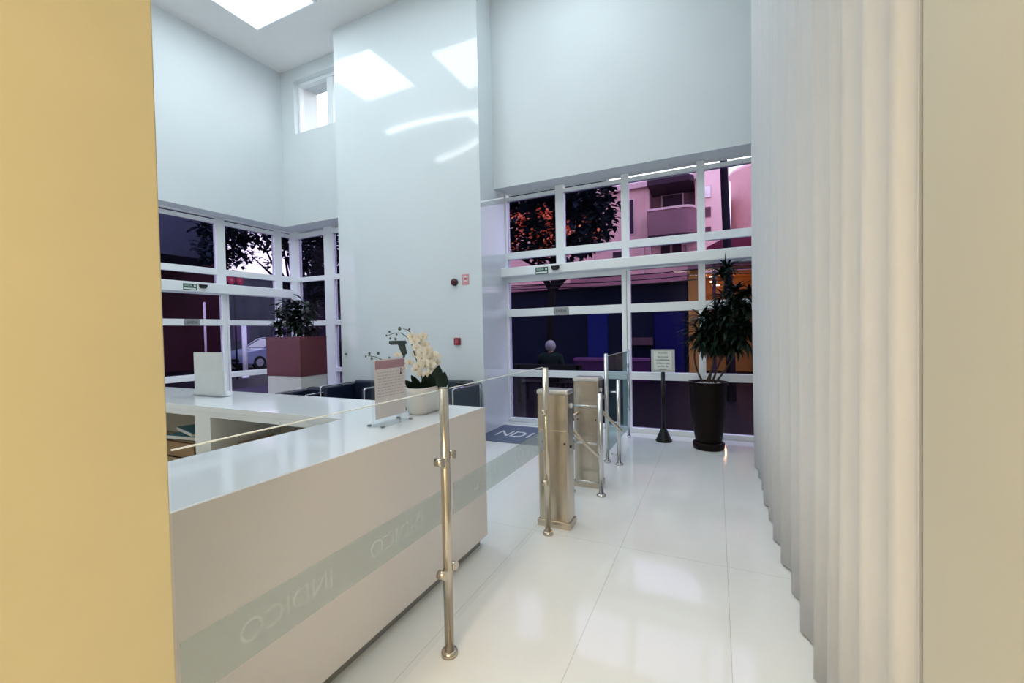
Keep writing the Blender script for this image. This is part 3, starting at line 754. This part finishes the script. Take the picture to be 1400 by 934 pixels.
# ================================================================== THE STREET OUTSIDE
ASPH = mat('dark_wet_asphalt', (.006, .003, .008), .5, spec=.06, var=.3, scale=2)
struct('street', MB().box(-60, 30, 6.42, 70, -.2, -.06).box(-60, -8.35, -30, 6.42, -.2, -.06), ASPH)
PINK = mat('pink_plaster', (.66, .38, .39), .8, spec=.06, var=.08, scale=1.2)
PINKD = mat('stained_shaded_pink_plaster', (.21, .105, .135), .8, spec=.06, var=.12, scale=1.5)  # pink darkened for balcony stains and for shade in the recess and underneath
NAVY = mat('navy_shopfront', (.004, .006, .022), .5, spec=.06, var=.2)
SHUT = mat('dark_shutter', (.045, .022, .040), .6, spec=.06, var=.2, scale=2, stretch=(1, 1, 20))
ROSE = mat('pale_rose_trim', (.62, .40, .44), .7)

struct('sidewalk', MB().box(-12.6, -8.35, -30, 6.42, -.06, -.02).box(-12.6, -8.35, 6.42, 40, -.06, -.02), mat('grey_violet_pavers', (.055, .046, .075), .8, var=.15, scale=4, spec=.06))
# pink house with the rounded balcony
hb = thing('pink_house', 'old pink house with rounded balcony across the street behind the glass doors', 'building', (-4.0, 16, 0))
def hp(name, mb, m, par=hb):
    mb.bm.transform(Matrix.Translation((4.0, -16, 0))); return mb.build(name, m, par)
hp('wall', MB().box(-11, -2.10, 16, 22, 3.3, 6.7).box(-2.10, -.46, 16.55, 22, 3.3, 6.7).box(-2.10, -.46, 16, 16.6, 3.3, 4.45).box(-.62, -.46, 16, 16.6, 4.4, 6.7).box(-2.10, -.6, 16, 16.6, 6.5, 6.7), PINK)
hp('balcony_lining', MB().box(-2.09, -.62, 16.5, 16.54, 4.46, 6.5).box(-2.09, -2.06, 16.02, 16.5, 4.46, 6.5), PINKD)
hp('hood', MB().prism([(-2.05, 15.1), (-.75, 15.1), (-.62, 15.3), (-.62, 16.5), (-2.05, 16.5)], 6.22, 6.42, 'z', .02), SHUT)
bal = [(-2.05, 16.0), (-2.05, 15.05)]
for k in range(9):
    a = math.radians(-90 + 90 * k / 8); bal.append((-1.0 + .45 * math.cos(a), 15.5 + .45 * math.sin(a)))
bal.append((-.55, 16.0))
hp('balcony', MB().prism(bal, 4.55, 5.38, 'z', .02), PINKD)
hp('balcony_rim', MB().prism([(x * 1.0, y - .03) for x, y in bal], 5.36, 5.44, 'z', .01), ROSE)
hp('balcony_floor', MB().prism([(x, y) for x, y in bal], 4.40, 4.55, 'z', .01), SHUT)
for x0, x1, z0, z1 in ((-1.70, -1.05, 5.44, 6.2), (-1.72, -1.43, 3.98, 4.38), (-1.35, -1.06, 3.98, 4.38), (-3.0, -2.65, 4.9, 6.1), (-4.6, -3.9, 4.4, 5.9), (-6.6, -5.9, 4.4, 5.9), (-3.4, -2.9, 3.55, 4.3), (-5.5, -4.9, 3.5, 4.2)):
    inset = 16.42 if z0 > 5.4 and x0 > -2 else 15.97
    wdw = hp('window', MB().box(x0 - .05, x1 + .05, inset, inset + .05, z0 - .05, z1 + .05), ROSE)
    o = MB().box(x0, x1, inset - .02, inset + .0, z0, z1); o.bm.transform(Matrix.Translation((4.0, -16, 0))); o.build('shutter', SHUT, wdw)
hp('cornice', MB().box(-11.1, -.4, 15.85, 16, 6.45, 6.64, .02), ROSE)
for x in (-2.4, -2.15, -.9): hp('pilaster', MB().box(x, x + .1, 15.93, 16, 3.3, 4.42), ROSE)
# its shop floor: dark navy front, awning strip
hp('shop_front', MB().box(-11, -.82, 15.0, 16.2, -.06, 2.95), NAVY)
hp('awning', MB().box(-11, -4.6, 14.75, 15.9, 2.96, 3.12).box(-4.6, -.82, 14.6, 15.9, 2.96, 3.27), mat('rose_awning', (.36, .15, .20), .7, spec=.06, var=.15, scale=2))
hp('shop_window', MB().box(-4.1, -3.4, 14.96, 15.0, .4, 2.3), mat('blue_shop_glass', (.01, .015, .12), .2, spec=.06))  # even deep blue pane colour
hp('shop_door', MB().box(-1.86, -.95, 14.95, 15.0, 0, 2.0), mat('deep_blue_shutter', (.005, .005, .075), .5, spec=.06, var=.2, scale=2, stretch=(1, 1, 20)))
hp('shop_sign', MB().box(-1.56, -1.42, 14.94, 15.0, 2.14, 2.22), mat('white_shop_sign', (.8, .8, .8), .5))
hp('counter_ledge', MB().box(-2.6, -1.9, 14.7, 15.0, .95, 1.2), mat('plum_counter', (.08, .04, .06), .7, spec=.06))

# orange doorway with lamps
ob = thing('shop_entrance', 'orange lit shop entrance with ceiling lamps across the street', 'shop', (-.15, 15, 0))
def op(name, mb, m, par=ob):
    mb.bm.transform(Matrix.Translation((.15, -15, 0))); return mb.build(name, m, par)
ORG = mat('orange_wall', (.42, .20, .06), .6, spec=.06, var=.12, scale=1.5)
op('surround', MB().box(-.80, -.46, 14.9, 15.2, -.06, 3.3), ORG)
op('room_lining', MB().box(-.46, 1.4, 17.0, 17.1, -.06, 3.3).box(1.4, 1.5, 15, 17.1, -.06, 3.3).box(-.46, 1.4, 15.3, 17.1, 3.2, 3.25).box(-.46, -.43, 15.2, 17.1, -.06, 3.2), ORG)
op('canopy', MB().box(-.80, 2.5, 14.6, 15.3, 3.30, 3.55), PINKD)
for i, (z, x) in enumerate(((3.12, -.10), (2.98, -.08), (2.86, -.02))):
    op('lamp_bar', MB().box(x - .10, x + .12, 15.6, 15.64, z - .03, z + .02), emis('warm_lamp_%d' % i, (1.0, .78, .42), 9.0))
ld = bpy.data.lights.new('shop_lamp', 'POINT'); ld.energy = 45; ld.color = (1, .55, .22); ld.shadow_soft_size = .15
lo = bpy.data.objects.new('shop_lamp', ld); COL.objects.link(lo); lo.parent = ob; lo.location = (.45, 1.0, 2.7)
struct('wall_street', MB().box(1.5, 9, 15, 15.6, -.06, 3.0), NAVY)

# taller house beside it and the round pink tower
th = thing('apartment_house', 'tall pale pink apartment house with small square windows behind the dark pole', 'building', (.0, 18, 0))
MB().box(-.44, .45, 0, 6, 0.0, 7.45).build('wall', mat('pale_pink_plaster', (.90, .62, .63), .8, var=.05), th)
for z0, z1, m in ((6.35, 6.8, 'pale'), (5.62, 6.02, 'dark'), (4.95, 5.28, 'dark')):
    wd = MB().box(-.40, -.14, -.03, 0, z0, z1).build('window', ROSE, th)
    MB().box(-.38, -.16, -.045, -.03, z0 + .02, z1 - .02).build('pane', mat('bright_window', (.9, .88, .88), .2) if m == 'pale' else mat('plum_window', (.16, .07, .10), .3, spec=.06), wd)
tw = thing('round_tower', 'rounded pink building standing farthest behind the dark pole', 'building', (2.1, 23, 0))
MB().lathe([(1.45, -.06), (1.45, 8.4), (1.52, 8.45), (1.52, 8.6), (0.1, 8.62)], seg=48).build('wall', mat('soft_pink_plaster', (.84, .54, .54), .8, var=.06), tw)
t = thing('tiled_roof', 'dark red low roof seen under the transom behind the dracaena', 'roof', (.6, 13.8, 0))
MB().prism([(-.84, 3.55), (1.6, 3.55), (1.6, 4.1), (-.3, 4.06), (-.84, 3.80)], 0, 1.0, 'y').build('roof_slope', mat('dark_red_tiles', (.13, .02, .045), .7, spec=.06, var=.2, scale=9), t)
MB().box(-.8, 1.6, .2, .9, -.06, 3.55).build('support', NAVY, t) if False else None
for x in (-.7, 1.4): MB().box(x, x + .1, .3, .4, -.06, 3.56).build('column', SHUT, t)

t = thing('utility_pole', 'dark slightly leaning utility pole with cables behind the dracaena', 'pole', (.17, 10.0, -.06))
MB().tube([(.10, 0, 0), (.05, 0, 3.0), (-.02, 0, 5.2), (-.05, 0, 7.5)], [.09, .08, .07, .06], 16).build('shaft', mat('dark_wood_pole', (.012, .008, .018), .8, spec=.06, var=.3), t)
for k, z in enumerate((2.58, 2.68, 2.80, 2.92)):
    MB().tube([(.0, 0, z), (-1.2, .1, z - .04), (-2.6, .2, z - .03), (-4.2, .3, z + .03), (-7, .5, z + .12)], .012, 6).build('cable', BLACK, t)
    MB().tube([(.0, 0, z + .05), (.8, -.1, z), (1.8, -.2, z + .04), (3.0, -.3, z + .1)], .012, 6).build('cable', BLACK, t)

# trees
LEAF_NIGHT = mat('blue_green_tree_leaf', (.007, .013, .024), .7, var=.4, scale=5, spec=.06)
GAP_LIGHT = mat('scarlet_gap_light', (1.0, .20, .09), .6, var=.25, scale=9)  # bright gaps through the crown, put in as scarlet leaf colour
BARK = mat('dark_bark', (.012, .009, .012), .9, spec=.06, var=.3, scale=12, bump=.3)
def leaf_cloud(c, rad, n, L, w, seed, hole=0.0):
    random.seed(seed); b = MB(); b.smooth = True
    for i in range(n):
        while True:
            p = Vector((random.uniform(-1, 1), random.uniform(-1, 1), random.uniform(-1, 1)))
            if p.length <= 1: break
        q = Vector((c[0] + p.x * rad[0], c[1] + p.y * rad[1], c[2] + p.z * rad[2]))
        if hole and (math.sin(q.x * 3.1 + seed) + math.sin(q.y * 2.7) + math.sin(q.z * 3.9 + seed)) > hole: continue
        d = Vector((random.uniform(-1, 1), random.uniform(-1, 1), random.uniform(-.7, .5)))
        b.leaf(q, d, L * random.uniform(.7, 1.2), w * random.uniform(.8, 1.2), .5, 2, .1)
    return b
tr = thing('flecked_tree', 'dark leafy tree with scarlet flecks painted as light gaps in front of the pink house', 'tree', (-3.9, 11.6, -.06))
MB().tube([(-.4, 0, 0), (-.35, 0, 2.2), (-.15, 0, 3.4), (.1, 0, 4.6)], [.14, .11, .09, .05], 12).build('trunk', BARK, tr)
for a in ((-1.2, .2, 4.6), (1.1, -.1, 4.4), (.5, .3, 5.3), (-1.5, -.2, 3.8)):
    MB().tube([(-.3, 0, 2.6), (a[0] * .5, a[1] * .5, 3.4), a], [.06, .045, .02], 8).build('branch', BARK, tr)
fo = leaf_cloud((-.15, 0, 4.75), (1.75, 1.2, 1.35), 3600, .24, .15, 3)
fo.build('foliage', LEAF_NIGHT, tr)
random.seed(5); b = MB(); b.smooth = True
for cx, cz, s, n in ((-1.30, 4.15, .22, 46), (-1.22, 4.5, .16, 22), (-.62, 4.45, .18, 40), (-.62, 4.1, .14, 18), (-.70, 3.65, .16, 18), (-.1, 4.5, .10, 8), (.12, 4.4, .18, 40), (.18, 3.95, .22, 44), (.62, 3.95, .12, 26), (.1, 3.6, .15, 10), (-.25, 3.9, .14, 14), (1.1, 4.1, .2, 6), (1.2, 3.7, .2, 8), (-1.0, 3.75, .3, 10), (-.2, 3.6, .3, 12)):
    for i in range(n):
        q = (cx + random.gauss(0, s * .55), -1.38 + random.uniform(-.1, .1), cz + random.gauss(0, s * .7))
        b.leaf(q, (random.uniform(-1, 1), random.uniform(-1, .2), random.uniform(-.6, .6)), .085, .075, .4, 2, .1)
b.build('gap_light_flecks', GAP_LIGHT, tr)  # flecks in front of the crown imitate light showing between leaves
t2 = thing('street_tree', 'airy dark tree with sky showing between branches beyond the corner glazing', 'tree', (-17.7, 13.9, -.06))
MB().tube([(.2, .5, 0), (.15, .45, 2.4), (0, .3, 3.6), (-.2, -.1, 5.2)], [.24, .2, .15, .08], 12).build('trunk', BARK, t2)
for a in ((.1, -1.0, 5.0), (.0, -1.9, 4.9), (.1, .9, 5.6), (.0, -.5, 6.0), (.1, .6, 6.6), (.0, -1.5, 5.7)):
    MB().tube([(.1, .35, 3.0), (a[0] * .5, a[1] * .45, 4.1), a], [.09, .06, .02], 8).build('branch', BARK, t2)
fo = leaf_cloud((0, -1.3, 6.5), (1.1, 2.8, 1.3), 2600, .30, .17, 8, .7)
for cc, rr_, n, sd in (((0, -3.1, 5.3), (.9, 1.1, 1.3), 900, 18), ((0, .9, 5.4), (.9, .8, 2.2), 800, 28), ((0, -1.5, 5.3), (.9, 1.4, .8), 260, 38)):
    f2 = leaf_cloud(cc, rr_, n, .28, .16, sd, .8); me2 = bpy.data.meshes.new('t'); f2.bm.to_mesh(me2); f2.bm.free(); fo.bm.from_mesh(me2); bpy.data.meshes.remove(me2)
fo.build('foliage', LEAF_NIGHT, t2)
t3 = thing('street_tree', 'dense dark tree filling the narrow corner panes beyond the planter', 'tree', (-14.2, 12.6, -.06))
MB().tube([(-1.1, .4, 0), (-1.05, .3, 2.5), (-.6, .2, 4.2), (0, 0, 5.5)], [.22, .18, .13, .06], 12).build('trunk', BARK, t3)
for a in ((.8, .3, 5.0), (-.9, -.2, 5.4), (.5, -.4, 6.0)):
    MB().tube([(-.9, .3, 3.0), (a[0] * .4 - .4, a[1], 4.2), a], [.08, .05, .02], 8).build('branch', BARK, t3)
leaf_cloud((.2, 0, 5.0), (1.6, 1.1, 2.4), 3700, .24, .14, 9).build('foliage', LEAF_NIGHT, t3)

# neighbours seen through the street glazing
SLATE = mat('slate_blue_render', (.050, .055, .095), .7, spec=.06, var=.1)
MAROON = mat('maroon_render', (.048, .014, .024), .7, spec=.06, var=.15, scale=1)
nb = thing('slate_building', 'slate blue building with overhanging upper floor beyond the street door', 'building', (-22.8, 8.2, -.06))
MB().box(-4, 2.6, -9, 4.3, 4.97, 9).build('upper_floor', SLATE, nb)
MB().box(-4, 0, -9, 5.9, 0, 5.6).build('ground_floor', MAROON, nb)
for y in (-1.2, .6, 2.3):
    MB().box(.0, .06, y - .5, y + .5, .2, 4.2).build('door_panel', mat('dark_plum_panel', (.022, .012, .03), .5, spec=.06), nb)
MB().box(.06, .08, 2.55, 2.85, 1.35, 1.68).build('paper_notice', mat('notice_lilac', (.50, .46, .52), .7), nb)
MB().box(1.6, 2.0, -.2, .2, 0, 4.97).build('column', SLATE, nb)
wb = thing('low_house', 'low dark house across the street behind the parked car', 'building', (-36, 26, -.06))
MB().box(-6, 0, -8, 14, 0, 6.75).build('wall', mat('dark_grey_render', (.05, .055, .07), .8, spec=.06, var=.2, scale=.8), wb)
MB().prism([(-8.3, 6.75), (14.3, 6.75), (14.3, 6.9), (-8.3, 6.9)], -6.3, .3, 'x').build('roof_edge', SLATE, wb)
for y in (-7, -3.5, 0, 3.5): MB().box(0, .04, y, y + 1.4, 1.2, 2.9).build('window', mat('violet_window', (.09, .06, .13), .3, spec=.06), wb)
t = thing('street_sign', 'pair of round red discs on a pole beyond the street glazing', 'sign', (-16.0, 10.14, -.06))
for y in (-.15, .17):
    MB().tube([(0, y, 3.62), (.03, y, 3.62)], .14, 24).build('disc', mat('signal_red', (.42, .02, .06), .5), t)
    MB().tube([(.03, y, 3.62), (.036, y, 3.62)], .055, 18).build('inner_ring', mat('signal_pink', (.55, .16, .22), .5), t)
MB().box(-.03, 0, -.3, .32, 3.59, 3.65).cyl(-.05, .0, 0, 3.7, .03, 10).build('pole', BLACK, t)
def pole(label, x, y, z0, h, r, m):
    t = thing('street_post', label, 'post', (x, y, -.06))
    MB().cyl(0, 0, z0, h, r, 16).build('shaft', m, t)
    MB().lathe([(r * 1.6, z0), (r * 1.5, z0 + .05), (r, z0 + .1)], seg=16).build('foot', m, t)
    MB().ball((0, 0, h), r * 1.05, 1, 1, .6).build('cap', m, t)
LIL = mat('pale_lilac_paint', (.52, .45, .55), .6)
pole('thin pale post before the slate building beyond the street door', -16, 9.05, 0, 2.75, .035, LIL)
pole('thick white post standing before the parked car', -16, 10.42, 0, 2.0, .085, mat('white_post_paint', (.80, .82, .90), .6))
pole('grey post beyond the street door beside the yellow pillar', -14, 6.75, 0, 2.4, .06, mat('grey_post_paint', (.16, .15, .22), .6))

# parked car
car = thing('car', 'blue-grey hatchback parked beyond the corner glazing, facing the lobby', 'car', (-20.85, 15.0, -.06), -PI / 2)
paintm = mat('blue_grey_car_paint', (.24, .30, .50), .3, coat=.6)
W2 = .84
prof = [(2.02, .30), (2.06, .55), (2.00, .74), (1.85, .84), (1.0, .97), (.92, 1.0), (-1.55, 1.0), (-1.98, .92), (-2.02, .35), (-1.6, .24), (1.7, .22)]
MB().prism(prof, -W2, W2, 'y', .05).build('body', paintm, car)
cab = [(1.0, .98), (.28, 1.40), (.0, 1.46), (-1.2, 1.45), (-1.6, 1.32), (-1.9, .98)]
cb = MB().prism(cab, -.72, .72, 'y', .05).build('cabin', mat('dark_car_glass', (.012, .014, .03), .1, coat=.5), car)
for s in (-1, 1):
    MB().tube([(1.02, s * .74, .98), (.28, s * .70, 1.42), (-.05, s * .68, 1.47), (-1.2, s * .68, 1.46), (-1.9, s * .74, .99)], .035, 8).build('roof_pillar', mat('pale_pillar_paint', (.55, .58, .68), .4), car)
    MB().ball((.78, s * .93, 1.02), .10, .7, 1, .75).build('mirror', mat('pale_pillar_paint', (.55, .58, .68), .4), car)
    MB().box(1.86, 2.03, s * .62 - .16, s * .62 + .16, .62, .76, .03).build('headlight', mat('headlight_glass', (.45, .47, .55), .15), car)
    for x in (1.25, -1.25):
        wh = MB().tube([(x, s * .66, .30), (x, s * .86, .30)], .31, 28).build('wheel', BLACK, car)
        MB().tube([(x, s * .80, .30), (x, s * .868, .30)], .19, 20).build('hubcap', mat('hubcap_grey', (.35, .36, .42), .4), wh)
MB().box(-1.2, .1, -.70, .70, 1.44, 1.485, .02).build('roof', paintm, car)
MB().box(2.02, 2.075, -.5, .5, .36, .50, .01).build('grille', BLACK, car)

db = thing('dark_house', 'dark plum house filling the view behind the dense corner tree', 'building', (-22, 18.5, -.06))
MB().box(-1.5, 6.2, 0, 4, 0, 4.6).build('wall', mat('plum_night_render', (.012, .006, .022), .8, spec=.06, var=.3), db)
for x in (-.3, 1.9, 4.2): MB().box(x - .45, x + .45, -.03, 0, 1.2, 2.9).build('window', mat('violet_window', (.09, .06, .13), .3, spec=.06), db)
MB().box(-1.6, 6.3, -.12, 0, 4.4, 4.6).build('cornice', SLATE, db)

# purple low wall and a person on a bench outside the sliding door
t = thing('low_wall', 'low purple garden wall by the road behind the sliding door', 'low wall', (-2.9, 13, -.06))
MB().box(-1.1, 1.1, 0, .3, 0, .60, .01).build('wall', mat('plum_paint', (.055, .016, .07), .7, spec=.06), t)
MB().box(-1.13, 1.13, -.03, .33, .60, .68, .01).build('coping', mat('mauve_coping', (.15, .06, .17), .7, spec=.06), t)
bn = thing('bench', 'dark slatted bench with seated person outside the sliding door', 'bench', (-3.2, 8.55, -.06))
for k in range(3): MB().box(-.75, .75, -.02 + k * .15, .11 + k * .15, .42, .45, .005).build('seat_slat', BLACK, bn)
for k in range(2): MB().box(-.75, .75, -.09, -.06, .58 + k * .14, .69 + k * .14, .005).build('back_slat', BLACK, bn)
for x in (-.65, .65): MB().box(x - .03, x + .03, -.09, -.03, 0, .82).box(x - .03, x + .03, .36, .42, 0, .42).box(x - .03, x + .03, -.06, .4, .37, .42).build('bench_leg', BLACK, bn)

def skin_body(name, verts, edges, radii, m, parent, root=0, sub=2):
    me = bpy.data.meshes.new(name); me.from_pydata(verts, edges, [])
    o = bpy.data.objects.new(name, me); COL.objects.link(o)
    sk = o.modifiers.new('skin', 'SKIN'); sk.use_smooth_shade = True
    for i, r in enumerate(radii):
        me.skin_vertices[0].data[i].radius = (r, r) if not isinstance(r, tuple) else r
        me.skin_vertices[0].data[i].use_root = (i == root)
    ss_ = o.modifiers.new('sub', 'SUBSURF'); ss_.levels = sub; ss_.render_levels = sub
    dg = bpy.context.evaluated_depsgraph_get(); dg.update()
    m2 = bpy.data.meshes.new_from_object(o.evaluated_get(dg))
    bpy.data.objects.remove(o); m2.materials.clear(); m2.materials.append(m); m2.name = name
    for p in m2.polygons: p.use_smooth = True
    r = bpy.data.objects.new(name, m2); COL.objects.link(r)
    if parent is not None: r.parent = parent
    return r
pe = thing('person', 'grey-haired person in dark jacket seated outside the sliding door, facing away', 'person', (-3.22, 8.74, -.06))
SKIN = mat('skin', (.42, .24, .17), .55)
V = [(0, 0, .50), (0, -.02, .66), (0, -.02, .84), (0, -.01, .99), (0, .0, 1.05), (0, .015, 1.10), (0, .03, 1.17), (0, .025, 1.25)]
Rr = [(.16, .12), (.15, .11), (.17, .115), (.13, .09), .055, .06, (.082, .098), (.07, .082)]
E_ = [(i, i + 1) for i in range(7)]
def chain(start, pts, rs):
    p = start
    for q, r in zip(pts, rs):
        V.append(q); Rr.append(r); E_.append((p, len(V) - 1)); p = len(V) - 1
    return p
for s in (-1, 1):
    h = chain(3, [(s * .19, 0, .965), (s * .25, .03, .72), (s * .20, .25, .62), (s * .17, .34, .60)], [.062, .048, .038, .032])
    for k, (dx, L) in enumerate(((-.03, .062), (-.01, .075), (.01, .070), (.03, .055))):
        chain(h, [(s * .17 + dx, .39, .595), (s * .17 + dx, .39 + L * .6, .585), (s * .17 + dx * 1.1, .39 + L, .565)], [.0095, .0088, .0075])
    chain(h, [(s * .17 - s * .035, .355, .592), (s * .17 - s * .05, .40, .58)], [.011, .009])
    chain(0, [(s * .10, .05, .50), (s * .13, .46, .50), (s * .13, .44, .28), (s * .13, .42, .07), (s * .14, .55, .045)], [.09, .066, .052, .04, .038])
skin_body('body', V, E_, Rr, SKIN, pe)
JK = mat('dark_green_jacket', (.010, .020, .018), .9, spec=.06)
V = [(0, 0, .50), (0, -.02, .66), (0, -.02, .84), (0, -.01, .99), (0, .01, 1.09)]
Rr = [(.20, .15), (.19, .145), (.215, .15), (.175, .13), .092]
E_ = [(i, i + 1) for i in range(4)]
for s in (-1, 1): chain(3, [(s * .20, 0, .965), (s * .262, .03, .72), (s * .205, .25, .62), (s * .18, .30, .61)], [.092, .074, .058, .05])
skin_body('jacket', V, E_, Rr, JK, pe)
V = [(0, .02, .50)]; Rr = [(.17, .13)]; E_ = []
for s in (-1, 1): chain(0, [(s * .10, .06, .50), (s * .13, .47, .505), (s * .13, .445, .28), (s * .13, .425, .10)], [.105, .082, .068, .06])
skin_body('trousers', V, E_, Rr, BLACK, pe)
HAIR = mat('grey_hair', (.30, .29, .30), .8, var=.25, scale=40)
b = MB().ball((0, .005, 1.205), .120, .93, 1.02, 1.05, 3)
bmesh.ops.delete(b.bm, geom=[v for v in b.bm.verts if v.co.y > .06 and v.co.z < 1.24 or v.co.z < 1.105], context='VERTS')
b.smooth = True; b.build('hair', HAIR, pe)
for s in (-1, 1): MB().ball((s * .098, .03, 1.18), .028, .4, .7, 1.1).build('ear', SKIN, pe)
MB().ball((0, .13, 1.175), .018, .8, 1.2, 1.3).build('nose', SKIN, pe)
for s in (-1, 1): MB().ball((s * .035, .112, 1.20), .011).build('eye', mat('eye_dark', (.03, .02, .02), .2), pe)
MB().ball((0, .112, 1.135), .02, 1.1, .4, .3).build('mouth', mat('lips', (.35, .13, .11), .5), pe)
